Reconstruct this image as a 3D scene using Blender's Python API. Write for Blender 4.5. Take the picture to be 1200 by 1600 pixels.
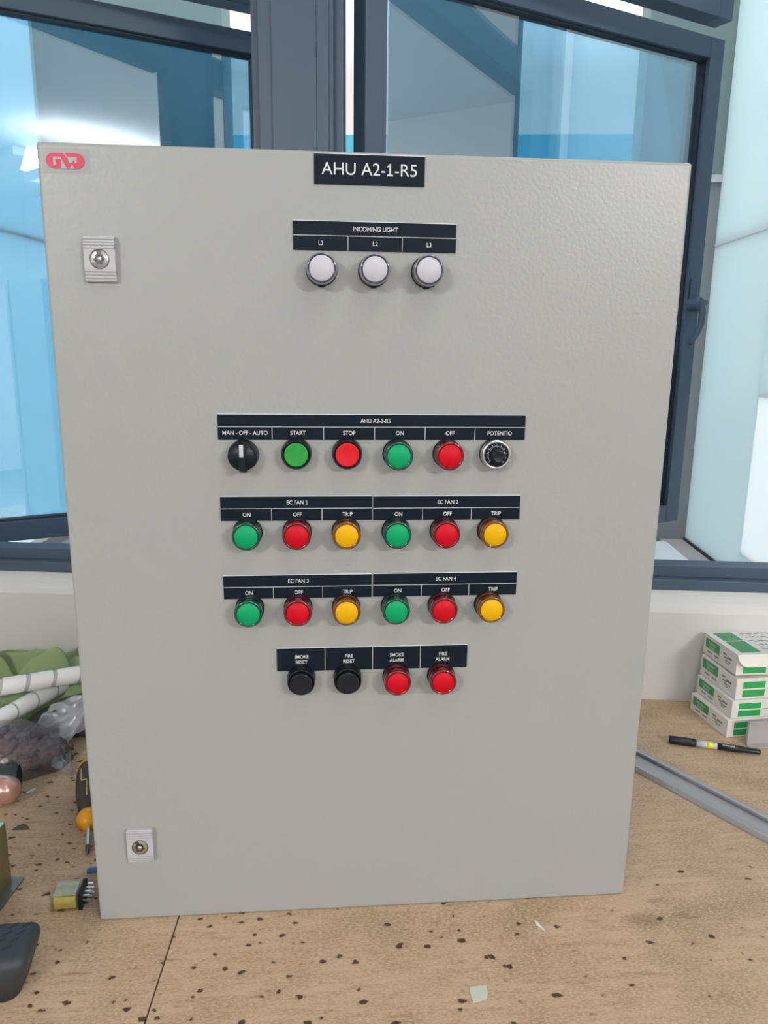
import bpy, bmesh, math, random
from mathutils import Vector, Matrix, Euler, noise
random.seed(7)
R = math.radians
SC = bpy.context.scene
COL = SC.collection
for o in list(bpy.data.objects):
    bpy.data.objects.remove(o)

# ---------------------------------------------------------------- camera
cam_d = bpy.data.cameras.new('camera')
cam_d.sensor_fit = 'VERTICAL'; cam_d.sensor_height = 36.0; cam_d.sensor_width = 27.0
cam_d.lens = 1175.27 * 36.0 / 1600.0
cam_d.clip_start = 0.02; cam_d.clip_end = 200
cam = bpy.data.objects.new('camera', cam_d); COL.objects.link(cam)
cam.location = (-0.05143, -0.73885, 0.63090)
cam.rotation_euler = (1.349195, -0.011693, -0.082097)
SC.camera = cam
# ---------------------------------------------------------------- world, exposure
SC.view_settings.view_transform = 'Standard'
SC.view_settings.look = 'None'
SC.view_settings.exposure = 0.0
SC.view_settings.gamma = 1.0
SC.view_settings.use_curve_mapping = False
wd = bpy.data.worlds.new('sky'); SC.world = wd; wd.use_nodes = True
bg = wd.node_tree.nodes['Background']
_n = wd.node_tree; _tc = _n.nodes.new('ShaderNodeTexCoord'); _sx = _n.nodes.new('ShaderNodeSeparateXYZ'); _rp = _n.nodes.new('ShaderNodeValToRGB')
_rp.color_ramp.elements[0].position = 0.30; _rp.color_ramp.elements[0].color = (0.95, 0.90, 0.86, 1)      # hazy white sky low down
_rp.color_ramp.elements[1].position = 0.62; _rp.color_ramp.elements[1].color = (3.5, 3.65, 3.75, 1)          # brighter and bluer overhead
_n.links.new(_tc.outputs['Generated'], _sx.inputs[0]); _n.links.new(_sx.outputs[2], _rp.inputs[0]); _n.links.new(_rp.outputs[0], bg.inputs[0])
bg.inputs[1].default_value = 1.0
sun_d = bpy.data.lights.new('sun', 'SUN'); sun_d.energy = 7.0; sun_d.angle = R(8); sun_d.color = (1.0, 0.97, 0.93)
sun = bpy.data.objects.new('sun', sun_d); COL.objects.link(sun)
sun.rotation_euler = Vector((math.cos(R(-2)), math.sin(R(-2)), -0.70)).to_track_quat('-Z', 'Y').to_euler()
SC.cycles.max_bounces = 10; SC.cycles.transparent_max_bounces = 24
SC.cycles.use_denoising = True
SC.cycles.sample_clamp_indirect = 6.0

WA = R(-8)                                   # the window wall's heading
P0 = Vector((0.5726, 0.4795, 0.0))
UV = Vector((math.cos(WA), math.sin(WA), 0)); NV = Vector((-math.sin(WA), math.cos(WA), 0))
def W(s, d, z=0.0): return P0 + UV*s + NV*d + Vector((0, 0, z))
FLOOR = -0.78; CEIL = 2.06

def area(name, loc, target, sx, sy, power, col=(1, 1, 1)):
    l = bpy.data.lights.new(name, 'AREA'); l.shape = 'RECTANGLE'; l.size = sx; l.size_y = sy
    l.energy = power; l.color = col
    o = bpy.data.objects.new(name, l); COL.objects.link(o); o.location = loc
    d = Vector(target) - Vector(loc); o.rotation_euler = d.to_track_quat('-Z', 'Y').to_euler()
    return o
LAMPS = [(-1.85, -3.05), (1.80, -3.05)]
LZ = 1.72                                     # pendant lamps, lit below, with an added uplight
for (lx, ly) in LAMPS:
    area('pendant_lamp_light', (lx, ly, LZ-0.03), (lx*0.75, -1.3, 0.5), 0.75, 0.22, 80, (1.0, 0.99, 0.97))
    area('ceiling_fill_uplight', (lx, ly, LZ+0.06), (lx, ly, 5.0), 0.9, 0.30, 8, (1.0, 0.99, 0.97))  # added to brighten the ceiling
area('bench_fill_light', (0.35, -0.62, CEIL-0.07), (0.30, -0.60, 0.0), 1.5, 0.22, 9, (1.0, 0.98, 0.95))  # added overhead fill for the bench and the door's top
area('wall_fill_light', (2.0, -3.9, CEIL-0.07), (2.6, -2.0, 0.9), 0.9, 0.2, 30, (1.0, 0.98, 0.95))  # added unseen fill that brightens the right wall
area('room_fill_light', (0.0, -4.3, LZ-0.03), (0.0, -4.3, 0.0), 2.4, 0.5, 45, (1.0, 0.99, 0.97))  # added unseen soft fill for the whole room

# ---------------------------------------------------------------- materials
def mat(name, col, rough=0.5, metal=0.0, coat=0.0, alpha=None, trans=0.0, ior=1.45, spec=0.5, bump=None, vary=None, emit=None):
    m = bpy.data.materials.new(name); m.use_nodes = True
    nt = m.node_tree; b = nt.nodes['Principled BSDF']
    b.inputs['Base Color'].default_value = (*col, 1)
    b.inputs['Roughness'].default_value = rough; b.inputs['Metallic'].default_value = metal
    b.inputs['Coat Weight'].default_value = coat; b.inputs['IOR'].default_value = ior
    b.inputs['Specular IOR Level'].default_value = spec
    b.inputs['Transmission Weight'].default_value = trans
    if emit: b.inputs['Emission Color'].default_value = (*emit[0], 1); b.inputs['Emission Strength'].default_value = emit[1]
    tc = nt.nodes.new('ShaderNodeTexCoord')
    if vary:                       # (scale, amount)
        n = nt.nodes.new('ShaderNodeTexNoise'); n.inputs['Scale'].default_value = vary[0]; n.inputs['Detail'].default_value = 5
        nt.links.new(tc.outputs['Object'], n.inputs['Vector'])
        mx = nt.nodes.new('ShaderNodeMixRGB'); mx.inputs[1].default_value = (*col, 1)
        mx.inputs[2].default_value = (*[c*(1-vary[1]) for c in col], 1)
        nt.links.new(n.outputs['Fac'], mx.inputs[0]); nt.links.new(mx.outputs[0], b.inputs['Base Color'])
    if bump:                       # (scale, strength, distance)
        n = nt.nodes.new('ShaderNodeTexNoise'); n.inputs['Scale'].default_value = bump[0]; n.inputs['Detail'].default_value = 2
        nt.links.new(tc.outputs['Object'], n.inputs['Vector'])
        bp = nt.nodes.new('ShaderNodeBump'); bp.inputs['Strength'].default_value = bump[1]; bp.inputs['Distance'].default_value = bump[2]
        nt.links.new(n.outputs['Fac'], bp.inputs['Height']); nt.links.new(bp.outputs[0], b.inputs['Normal'])
    return m

def film(name, tint, diffuse, f_diff, f_gloss, rough=0.1, bump=None):
    """thin clear sheet: transparent + a little scatter + gloss"""
    m = bpy.data.materials.new(name); m.use_nodes = True
    nt = m.node_tree; nt.nodes.clear(); N = nt.nodes.new
    out = N('ShaderNodeOutputMaterial'); tr = N('ShaderNodeBsdfTransparent'); tr.inputs[0].default_value = (*tint, 1)
    gl = N('ShaderNodeBsdfGlossy'); gl.inputs['Roughness'].default_value = rough; gl.inputs[0].default_value = (1, 1, 1, 1)
    m1 = N('ShaderNodeMixShader'); m2 = N('ShaderNodeMixShader')
    last = tr
    if f_diff > 0:
        df = N('ShaderNodeBsdfDiffuse'); df.inputs[0].default_value = (*diffuse, 1)
        tl = N('ShaderNodeBsdfTranslucent'); tl.inputs[0].default_value = (*diffuse, 1)
        md = N('ShaderNodeMixShader'); md.inputs[0].default_value = 0.4
        nt.links.new(df.outputs[0], md.inputs[1]); nt.links.new(tl.outputs[0], md.inputs[2])
        m1.inputs[0].default_value = f_diff
        nt.links.new(tr.outputs[0], m1.inputs[1]); nt.links.new(md.outputs[0], m1.inputs[2]); last = m1
    lw = N('ShaderNodeLayerWeight'); lw.inputs['Blend'].default_value = 0.25
    ma = N('ShaderNodeMath'); ma.operation = 'MULTIPLY_ADD'; ma.inputs[1].default_value = 0.5; ma.inputs[2].default_value = f_gloss
    ma.use_clamp = True
    nt.links.new(lw.outputs['Fresnel'], ma.inputs[0]); nt.links.new(ma.outputs[0], m2.inputs[0])
    nt.links.new(last.outputs[0], m2.inputs[1]); nt.links.new(gl.outputs[0], m2.inputs[2])
    nt.links.new(m2.outputs[0], out.inputs[0])
    if bump:
        tc = N('ShaderNodeTexCoord'); n = N('ShaderNodeTexNoise'); n.inputs['Scale'].default_value = bump[0]; n.inputs['Detail'].default_value = 4
        bp = N('ShaderNodeBump'); bp.inputs['Strength'].default_value = bump[1]; bp.inputs['Distance'].default_value = bump[2]
        nt.links.new(tc.outputs['Object'], n.inputs['Vector']); nt.links.new(n.outputs['Fac'], bp.inputs['Height'])
        nt.links.new(bp.outputs[0], gl.inputs['Normal']); nt.links.new(bp.outputs[0], lw.inputs['Normal'])
    return m

M = {}
M['door'] = mat('grey_powder_coat', (0.345, 0.352, 0.345), 0.34, bump=(260, 0.15, 0.0016))
M['plate'] = mat('engraved_black_laminate', (0.009, 0.014, 0.022), 0.35, spec=0.12)
M['ink'] = mat('white_engraving', (0.72, 0.74, 0.76), 0.5)
M['black'] = mat('black_plastic', (0.007, 0.010, 0.015), 0.35, spec=0.3)
M['navyring'] = mat('dark_clear_ring', (0.03, 0.035, 0.055), 0.12, coat=0.6)
M['clearring'] = mat('smoky_clear_bezel', (0.22, 0.23, 0.27), 0.24, coat=0.8)
M['white_lens'] = mat('white_lens', (0.52, 0.52, 0.58), 0.45)
M['green_lens'] = mat('green_lens', (0.0, 0.33, 0.125), 0.5, spec=0.25)
M['green_body'] = mat('dark_green_bezel', (0.004, 0.05, 0.03), 0.24, coat=0.8)
M['red_lens'] = mat('red_lens', (0.55, 0.0, 0.012), 0.5, spec=0.25)
M['red_body'] = mat('dark_red_bezel', (0.13, 0.004, 0.010), 0.24, coat=0.8)
M['amber_lens'] = mat('amber_lens', (0.74, 0.40, 0.0), 0.5, spec=0.25)
M['amber_body'] = mat('dark_amber_bezel', (0.16, 0.045, 0.004), 0.24, coat=0.8)
M['green_cap'] = mat('bright_green_cap', (0.02, 0.29, 0.045), 0.4)
M['red_cap'] = mat('bright_red_cap', (0.64, 0.003, 0.012), 0.4)
M['black_cap'] = mat('black_cap', (0.006, 0.008, 0.012), 0.3)
M['steel'] = mat('satin_steel', (0.62, 0.62, 0.62), 0.28, metal=1.0)
M['dark_steel'] = mat('dark_steel', (0.10, 0.10, 0.10), 0.3, metal=0.8)
M['lockgrey'] = mat('light_grey_plastic', (0.46, 0.46, 0.485), 0.4)
M['logo_red'] = mat('logo_red', (0.58, 0.03, 0.085), 0.4)
M['sticker'] = film('clear_sticker', (0.995, 0.995, 1.0), (0.75, 0.75, 0.80), 0.02, 0.0)
M['alu'] = mat('slate_blue_aluminium', (0.066, 0.100, 0.152), 0.45, vary=(3, 0.12))
M['gasket'] = mat('black_gasket', (0.016, 0.028, 0.045), 0.6)
M['glass'] = film('teal_coated_glass', (0.55, 0.80, 0.95), (1, 1, 1), 0.0, 0.25, rough=0.0)
M['wall'] = mat('white_plaster', (0.66, 0.655, 0.64), 0.8, bump=(25, 0.15, 0.004), vary=(6, 0.07))
M['roomwall'] = mat('room_paint', (0.82, 0.82, 0.80), 0.85)
M['ceil'] = mat('ceiling_paint', (0.84, 0.84, 0.83), 0.9)
M['floor'] = mat('room_floor', (0.30, 0.29, 0.28), 0.6, vary=(4, 0.2))
M['outwall'] = mat('grey_green_cladding', (0.21, 0.27, 0.27), 0.7, vary=(1.5, 0.08))
M['outlower'] = mat('grey_lower_cladding', (0.30, 0.31, 0.32), 0.7, vary=(1.5, 0.08))
M['outfloor'] = mat('grey_concrete', (0.42, 0.42, 0.42), 0.8, vary=(8, 0.12))
M['curb'] = mat('pinkish_stone', (0.50, 0.44, 0.44), 0.7, vary=(10, 0.1))
M['channel'] = mat('dark_channel', (0.03, 0.04, 0.05), 0.5)
M['strip'] = mat('pale_joint', (0.6, 0.62, 0.62), 0.6)
M['gutter'] = mat('white_box_paint', (0.85, 0.83, 0.86), 0.5)
M['parapet'] = mat('blue_green_parapet', (0.10, 0.42, 0.52), 0.6)

def frosted():
    m = bpy.data.materials.new('frosted_glass_panel'); m.use_nodes = True
    nt = m.node_tree; nt.nodes.clear(); N = nt.nodes.new
    out = N('ShaderNodeOutputMaterial'); df = N('ShaderNodeBsdfDiffuse'); tl = N('ShaderNodeBsdfTranslucent')
    df.inputs[0].default_value = (0.82, 0.90, 0.92, 1); tl.inputs[0].default_value = (0.86, 0.95, 0.97, 1)
    mx = N('ShaderNodeMixShader'); mx.inputs[0].default_value = 0.55
    nt.links.new(df.outputs[0], mx.inputs[1]); nt.links.new(tl.outputs[0], mx.inputs[2])
    gl = N('ShaderNodeBsdfGlossy'); gl.inputs['Roughness'].default_value = 0.25
    m2 = N('ShaderNodeMixShader'); m2.inputs[0].default_value = 0.04
    nt.links.new(mx.outputs[0], m2.inputs[1]); nt.links.new(gl.outputs[0], m2.inputs[2]); nt.links.new(m2.outputs[0], out.inputs[0])
    return m
M['frost'] = frosted()
M['frost_white'] = frosted(); M['frost_white'].name = 'white_frosted_panel'
for _nd in M['frost_white'].node_tree.nodes:
    if _nd.type in ('BSDF_DIFFUSE', 'BSDF_TRANSLUCENT'): _nd.inputs[0].default_value = (0.99, 1.0, 1.0, 1)
    if _nd.type == 'MIX_SHADER' and abs(_nd.inputs[0].default_value-0.55) < 0.01: _nd.inputs[0].default_value = 0.85

def plywood():
    m = bpy.data.materials.new('worn_plywood'); m.use_nodes = True
    nt = m.node_tree; b = nt.nodes['Principled BSDF']; N = nt.nodes.new; L = nt.links.new
    b.inputs['Roughness'].default_value = 0.62; b.inputs['Specular IOR Level'].default_value = 0.3
    tc = N('ShaderNodeTexCoord')
    def mapping(sx, sy, rot=0):
        mp = N('ShaderNodeMapping'); mp.inputs['Scale'].default_value = (sx, sy, 1); mp.inputs['Rotation'].default_value = (0, 0, rot)
        L(tc.outputs['Object'], mp.inputs['Vector']); return mp
    def ns(vec, scale, detail=4, rough=0.6, dist=0):
        n = N('ShaderNodeTexNoise'); n.inputs['Scale'].default_value = scale; n.inputs['Detail'].default_value = detail
        n.inputs['Roughness'].default_value = rough; n.inputs['Distortion'].default_value = dist
        L(vec.outputs[0], n.inputs['Vector']); return n
    def ramp(src, a, bb, ca=(0, 0, 0, 1), cb=(1, 1, 1, 1)):
        r = N('ShaderNodeValToRGB'); r.color_ramp.elements[0].position = a; r.color_ramp.elements[1].position = bb
        r.color_ramp.elements[0].color = ca; r.color_ramp.elements[1].color = cb
        L(src, r.inputs[0]); return r
    def mix(fac, c1, c2, typ='MIX'):
        x = N('ShaderNodeMixRGB'); x.blend_type = typ
        if isinstance(fac, (int, float)): x.inputs[0].default_value = fac
        else: L(fac, x.inputs[0])
        for i, c in ((1, c1), (2, c2)):
            if isinstance(c, tuple): x.inputs[i].default_value = c
            else: L(c, x.inputs[i])
        return x
    def math_(op, a, bb=None):
        x = N('ShaderNodeMath'); x.operation = op; x.use_clamp = False
        for i, c in ((0, a), (1, bb)):
            if c is None: continue
            if isinstance(c, (int, float)): x.inputs[i].default_value = c
            else: L(c, x.inputs[i])
        return x
    grain = ns(mapping(6, 45), 3.0, 7, 0.65, 0.6)
    base = ramp(grain.outputs['Fac'], 0.30, 0.72, (0.34, 0.232, 0.145, 1), (0.56, 0.405, 0.285, 1))
    blot = ns(mapping(5, 8), 1.6, 4, 0.55)
    c1 = mix(ramp(blot.outputs['Fac'], 0.46, 0.66).outputs[0], base.outputs[0], (0.30, 0.215, 0.125, 1))
    fine = ns(mapping(40, 90), 6.0, 5, 0.7)
    c2 = mix(ramp(fine.outputs['Fac'], 0.42, 0.60).outputs[0], c1.outputs[0], (0.58, 0.43, 0.305, 1)); 
    c2b = mix(0.85, c1.outputs[0], c2.outputs[0])
    scr = ns(mapping(90, 7, 0.35), 3.0, 3, 0.5)
    c2c = mix(math_('MULTIPLY', ramp(scr.outputs['Fac'], 0.66, 0.72).outputs[0], 0.45).outputs[0], c2b.outputs[0], (0.60, 0.49, 0.38, 1))
    # worm-hole specks
    dist = ns(mapping(110, 110), 1.0, 3)
    vm = N('ShaderNodeVectorMath'); vm.operation = 'MULTIPLY_ADD'
    vm.inputs[1].default_value = (0.9, 0.6, 0)
    mp = mapping(62, 88, 0.12)
    L(dist.outputs['Color'], vm.inputs[0]); L(mp.outputs[0], vm.inputs[2])
    vo = N('ShaderNodeTexVoronoi'); vo.inputs['Scale'].default_value = 1.0; vo.inputs['Randomness'].default_value = 1.0
    L(vm.outputs[0], vo.inputs['Vector'])
    sepc = N('ShaderNodeSeparateColor'); L(vo.outputs['Color'], sepc.inputs[0])
    # size of each hole: random per cell
    size = math_('MULTIPLY', sepc.outputs[0], 0.25)
    dens = ns(mapping(1, 1), 3.2, 3, 0.6)
    sp = N('ShaderNodeSeparateXYZ'); L(tc.outputs['Object'], sp.inputs[0])
    xr = ramp(math_('MULTIPLY_ADD', sp.outputs[0], -0.55).outputs[0], 0.0, 1.0)
    lim = math_('MULTIPLY_ADD', dens.outputs['Fac'], 1.25); lim.inputs[2].default_value = -0.16
    lf = math_('MULTIPLY_ADD', sp.outputs[0], -1.25); lf.inputs[2].default_value = 0.16
    lim2 = math_('ADD', lim.outputs[0], lf.outputs[0])
    keep = math_('LESS_THAN', sepc.outputs[1], lim2.outputs[0])
    hole = math_('LESS_THAN', vo.outputs['Distance'], size.outputs[0])
    hole2 = math_('MULTIPLY', hole.outputs[0], keep.outputs[0])
    soft = ramp(math_('SUBTRACT', vo.outputs['Distance'], size.outputs[0]).outputs[0], 0.0, 0.12, (1, 1, 1, 1), (0, 0, 0, 1))
    halo = math_('MULTIPLY', soft.outputs[0], keep.outputs[0])
    c3 = mix(math_('MULTIPLY', halo.outputs[0], 0.55).outputs[0], c2c.outputs[0], (0.17, 0.09, 0.035, 1))
    c4 = mix(math_('MULTIPLY', hole2.outputs[0], 0.9).outputs[0], c3.outputs[0], (0.050, 0.022, 0.008, 1))
    # brown smears along the grain
    sm = ns(mapping(9, 55), 1.7, 3, 0.5)
    c5 = mix(math_('MULTIPLY', ramp(sm.outputs['Fac'], 0.64, 0.74).outputs[0], 0.45).outputs[0], c4.outputs[0], (0.16, 0.095, 0.04, 1))
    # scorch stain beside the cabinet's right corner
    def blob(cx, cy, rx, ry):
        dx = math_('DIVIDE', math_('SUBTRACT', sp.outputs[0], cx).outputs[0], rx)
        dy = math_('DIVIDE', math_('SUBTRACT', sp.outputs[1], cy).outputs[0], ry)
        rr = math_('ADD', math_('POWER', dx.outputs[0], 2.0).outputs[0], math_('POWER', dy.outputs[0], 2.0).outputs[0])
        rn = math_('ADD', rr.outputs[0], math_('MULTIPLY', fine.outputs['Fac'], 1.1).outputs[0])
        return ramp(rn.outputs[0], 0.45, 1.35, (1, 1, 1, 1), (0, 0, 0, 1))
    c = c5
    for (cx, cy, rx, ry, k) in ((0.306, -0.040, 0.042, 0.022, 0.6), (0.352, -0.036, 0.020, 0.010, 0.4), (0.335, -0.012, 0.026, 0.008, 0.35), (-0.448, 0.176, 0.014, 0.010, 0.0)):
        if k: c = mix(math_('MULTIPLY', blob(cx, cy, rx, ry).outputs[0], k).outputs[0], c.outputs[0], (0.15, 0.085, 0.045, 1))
    L(c.outputs[0], b.inputs['Base Color'])
    bp = N('ShaderNodeBump'); bp.inputs['Strength'].default_value = 0.3; bp.inputs['Distance'].default_value = 0.001
    L(fine.outputs['Fac'], bp.inputs['Height']); L(bp.outputs[0], b.inputs['Normal'])
    return m
M['ply'] = plywood()
M['plyedge'] = mat('plywood_edge', (0.24, 0.16, 0.09), 0.7)

# ---------------------------------------------------------------- mesh helpers
class MB:
    def __init__(s): s.bm = bmesh.new(); s.mats = []; s.mi = 0
    def use(s, m):
        if m not in s.mats: s.mats.append(m)
        s.mi = s.mats.index(m); return s
    def _fin(s, faces, smooth=False):
        for f in faces: f.material_index = s.mi; f.smooth = smooth
    def box(s, x0, x1, y0, y1, z0, z1, bev=0, mtx=None, seg=2):
        b = bmesh.new(); bmesh.ops.create_cube(b, size=1)
        for v in b.verts: v.co = Vector(((x0+x1)/2+v.co.x*(x1-x0), (y0+y1)/2+v.co.y*(y1-y0), (z0+z1)/2+v.co.z*(z1-z0)))
        if bev: bmesh.ops.bevel(b, geom=list(b.edges), offset=bev, segments=seg, affect='EDGES', profile=0.5)
        return s._merge(b, mtx, smooth=False)
    def _merge(s, b, mtx=None, smooth=False):
        if mtx: bmesh.ops.transform(b, matrix=mtx, verts=list(b.verts))
        bmesh.ops.recalc_face_normals(b, faces=list(b.faces))
        vm = {}
        for v in b.verts: vm[v] = s.bm.verts.new(v.co)
        for f in b.faces:
            try: nf = s.bm.faces.new([vm[v] for v in f.verts])
            except ValueError: continue
            nf.material_index = s.mi; nf.smooth = smooth
        b.free(); return s
    def lathe(s, prof, n=40, mtx=None, smooth=True):
        """profile of (r, y) about the local -Y axis (y grows towards the viewer = -Y)"""
        b = bmesh.new(); rings = []
        for (r, h) in prof:
            if r < 1e-6: rings.append([b.verts.new((0, -h, 0))])
            else: rings.append([b.verts.new((r*math.cos(2*math.pi*i/n), -h, r*math.sin(2*math.pi*i/n))) for i in range(n)])
        for a, c in zip(rings, rings[1:]):
            for i in range(n):
                j = (i+1) % n
                if len(a) == 1 and len(c) == 1: continue
                if len(a) == 1: b.faces.new((a[0], c[i], c[j]))
                elif len(c) == 1: b.faces.new((a[i], a[j], c[0]))
                else: b.faces.new((a[i], a[j], c[j], c[i]))
        return s._merge(b, mtx, smooth)
    def tube(s, pts, rad, n=12, caps=True, smooth=True):
        b = bmesh.new(); pts = [Vector(p) for p in pts]; rings = []
        rads = rad if isinstance(rad, (list, tuple)) else [rad]*len(pts)
        up = Vector((0, 0, 1)); prev = None
        for i, p in enumerate(pts):
            t = (pts[min(i+1, len(pts)-1)] - pts[max(i-1, 0)]).normalized()
            a = t.cross(up if abs(t.dot(up)) < 0.95 else Vector((1, 0, 0))).normalized() if prev is None else (prev - t*prev.dot(t)).normalized()
            prev = a; c = t.cross(a)
            rings.append([b.verts.new(p + (a*math.cos(2*math.pi*k/n) + c*math.sin(2*math.pi*k/n))*rads[i]) for k in range(n)])
        for r0, r1 in zip(rings, rings[1:]):
            for k in range(n): b.faces.new((r0[k], r0[(k+1) % n], r1[(k+1) % n], r1[k]))
        if caps: b.faces.new(rings[0]); b.faces.new(rings[-1])
        return s._merge(b, None, smooth)
    def prism(s, poly, h0, h1, axis='z', mtx=None, bev=0):
        """poly in 2D, extruded between h0 and h1 along axis ('z': xy poly, 'y': xz poly)"""
        b = bmesh.new()
        f3 = (lambda p, h: (p[0], p[1], h)) if axis == 'z' else ((lambda p, h: (p[0], h, p[1])) if axis == 'y' else (lambda p, h: (h, p[0], p[1])))
        lo = [b.verts.new(f3(p, h0)) for p in poly]; hi = [b.verts.new(f3(p, h1)) for p in poly]
        b.faces.new(lo); b.faces.new(hi)
        n = len(poly)
        for i in range(n): b.faces.new((lo[i], lo[(i+1) % n], hi[(i+1) % n], hi[i]))
        if bev: bmesh.ops.bevel(b, geom=list(b.edges), offset=bev, segments=2, affect='EDGES', profile=0.5)
        return s._merge(b, mtx, False)
    def stroke(s, pts, w, y0, y1):
        """flat stroke in the xz plane between depths y0,y1"""
        for k_, (a, c) in enumerate(zip(pts, pts[1:])):
            a = Vector(a); c = Vector(c); t = (c-a).normalized(); nn = Vector((-t.y, t.x))*w/2; e = t*w/2*0.9
            s.prism([tuple(a-e+nn), tuple(a-e-nn), tuple(c+e-nn), tuple(c+e+nn)], y0-0.00003*k_, y1, 'y')
        return s
    def mesh(s, mesh):
        b = bmesh.new(); b.from_mesh(mesh); return s._merge(b)
    def build(s, name, m=None, parent=None, loc=None, rot=None, smooth_angle=None):
        me = bpy.data.meshes.new(name)
        s.bm.normal_update(); s.bm.to_mesh(me); s.bm.free()
        for x in ([m] if m else s.mats): me.materials.append(x)
        o = bpy.data.objects.new(name, me); COL.objects.link(o)
        if parent: o.parent = parent
        if loc is not None: o.location = loc
        if rot is not None: o.rotation_euler = rot
        return o

def tag(o, label=None, cat=None, group=None, kind=None):
    if label: o['label'] = label
    if cat: o['category'] = cat
    if group: o['group'] = group
    if kind: o['kind'] = kind
    return o
def empty(name, loc, rz=0, label=None, cat=None, group=None, kind=None):
    o = bpy.data.objects.new(name, None); COL.objects.link(o); o.location = loc; o.rotation_euler = (0, 0, rz)
    o.empty_display_size = 0.05
    return tag(o, label, cat, group, kind)
def struct(name, mb, m=None, label=None, wallframe=True):
    o = mb.build(name, m, None, P0 if wallframe else None, (0, 0, WA) if wallframe else None)
    o['kind'] = 'structure'
    if label: o['label'] = label
    return o
def _raw_text(txt, size, align='CENTER', bold=0.0, extr=0.0):
    c = bpy.data.curves.new('t', 'FONT'); c.body = txt; c.size = size; c.align_x = align; c.extrude = extr; c.offset = bold
    o = bpy.data.objects.new('t', c); COL.objects.link(o); bpy.context.view_layer.update()
    me = bpy.data.meshes.new_from_object(o.evaluated_get(bpy.context.evaluated_depsgraph_get())); bpy.data.objects.remove(o)
    xs = [v.co.x for v in me.vertices]; ys = [v.co.y for v in me.vertices]
    return me, min(xs), max(xs), min(ys), max(ys)
def ones(txt, size, me):
    """give every 1 its flag and foot"""
    if '1' not in txt or '\n' in txt: return me
    _, sx0, sx1, sy0, sy1 = _raw_text('1', size, 'LEFT'); sw = sx1-sx0
    full = _raw_text(txt, size, 'LEFT'); fx0 = full[1]
    xs = [v.co.x for v in me.vertices]; ys = [v.co.y for v in me.vertices]; zs = [v.co.z for v in me.vertices]
    mx0, my0, my1, z0, z1 = min(xs), min(ys), max(ys), min(zs), max(zs)
    bm = bmesh.new(); bm.from_mesh(me); Hh = sy1-sy0
    for i, ch_ in enumerate(txt):
        if ch_ != '1': continue
        r = _raw_text(txt[:i+1], size, 'LEFT')[2]-fx0+mx0
        l = r-sw; yt = my1; yb = my0
        for poly in ([(l+sw*0.4, yt), (l+sw*0.4, yt-sw*1.15), (l-Hh*0.20, yt-Hh*0.25-sw*0.5), (l-Hh*0.20, yt-Hh*0.25+sw*0.35)], [(l-Hh*0.20, yb), (r+Hh*0.18, yb), (r+Hh*0.18, yb+sw*0.9), (l-Hh*0.20, yb+sw*0.9)]):
            lo = [bm.verts.new((p[0], p[1], z0)) for p in poly]; hi = [bm.verts.new((p[0], p[1], z1)) for p in poly]
            bm.faces.new(lo); bm.faces.new(hi)
            for k in range(4): bm.faces.new((lo[k], lo[(k+1) % 4], hi[(k+1) % 4], hi[k]))
    bmesh.ops.recalc_face_normals(bm, faces=list(bm.faces)); bm.to_mesh(me); bm.free(); return me
def text_mesh(txt, size, wide=0.92, bold=0.0, extr=0.0003, spacing=1.0):
    c = bpy.data.curves.new('t', 'FONT'); c.body = txt; c.size = size; c.align_x = 'CENTER'; c.align_y = 'CENTER'
    c.extrude = extr; c.offset = bold; c.space_line = 1.12; c.space_character = spacing; c.resolution_u = 4
    o = bpy.data.objects.new('t', c); COL.objects.link(o)
    bpy.context.view_layer.update()
    me = bpy.data.meshes.new_from_object(o.evaluated_get(bpy.context.evaluated_depsgraph_get()))
    bpy.data.objects.remove(o)
    ones(txt, size, me)
    me.transform(Matrix.Diagonal((wide, 1, 1, 1)))
    return me

# ================================================================ SETTING
# window wall (local: x = s along the wall, y = d outwards, z up)
SL, SR = -1.42, 0.28          # the two casement openings
ML, MR = -0.750, -0.598       # central mullion
ZB, ZT = 0.238, 1.272         # opening
b = MB()
prof = [(0.0, FLOOR), (0.0, 0.168), (0.004, 0.176), (0.012, 0.183), (0.028, 0.192), (0.040, 0.197), (0.13, 0.197), (0.13, FLOOR)]
b.prism(prof, -3.4, 3.0, 'x')
b.box(-3.4, -1.57, 0, 0.13, 0.15, CEIL)
b.box(0.43, 3.0, 0, 0.13, 0.15, CEIL)
b.box(-1.60, 0.45, 0, 0.13, 1.99, CEIL)
struct('wall_back', b, M['wall'])
b = MB(); b.box(-3.4, -3.3, -6.2, 0.0, FLOOR, CEIL); struct('wall_left', b, M['roomwall'])
b = MB(); b.box(2.9, 3.0, -6.2, 0.0, FLOOR, CEIL); struct('wall_right', b, M['roomwall'])
b = MB(); b.box(-3.4, 3.0, -6.3, -6.2, FLOOR, CEIL); struct('wall_front', b, M['roomwall'])
b = MB(); b.box(-3.4, 3.0, -6.3, 0.13, CEIL, CEIL+0.1); struct('ceiling', b, M['ceil'])
b = MB(); b.box(-3.4, 3.0, -6.3, 0.13, FLOOR-0.1, FLOOR); struct('floor', b, M['floor'])

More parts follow.
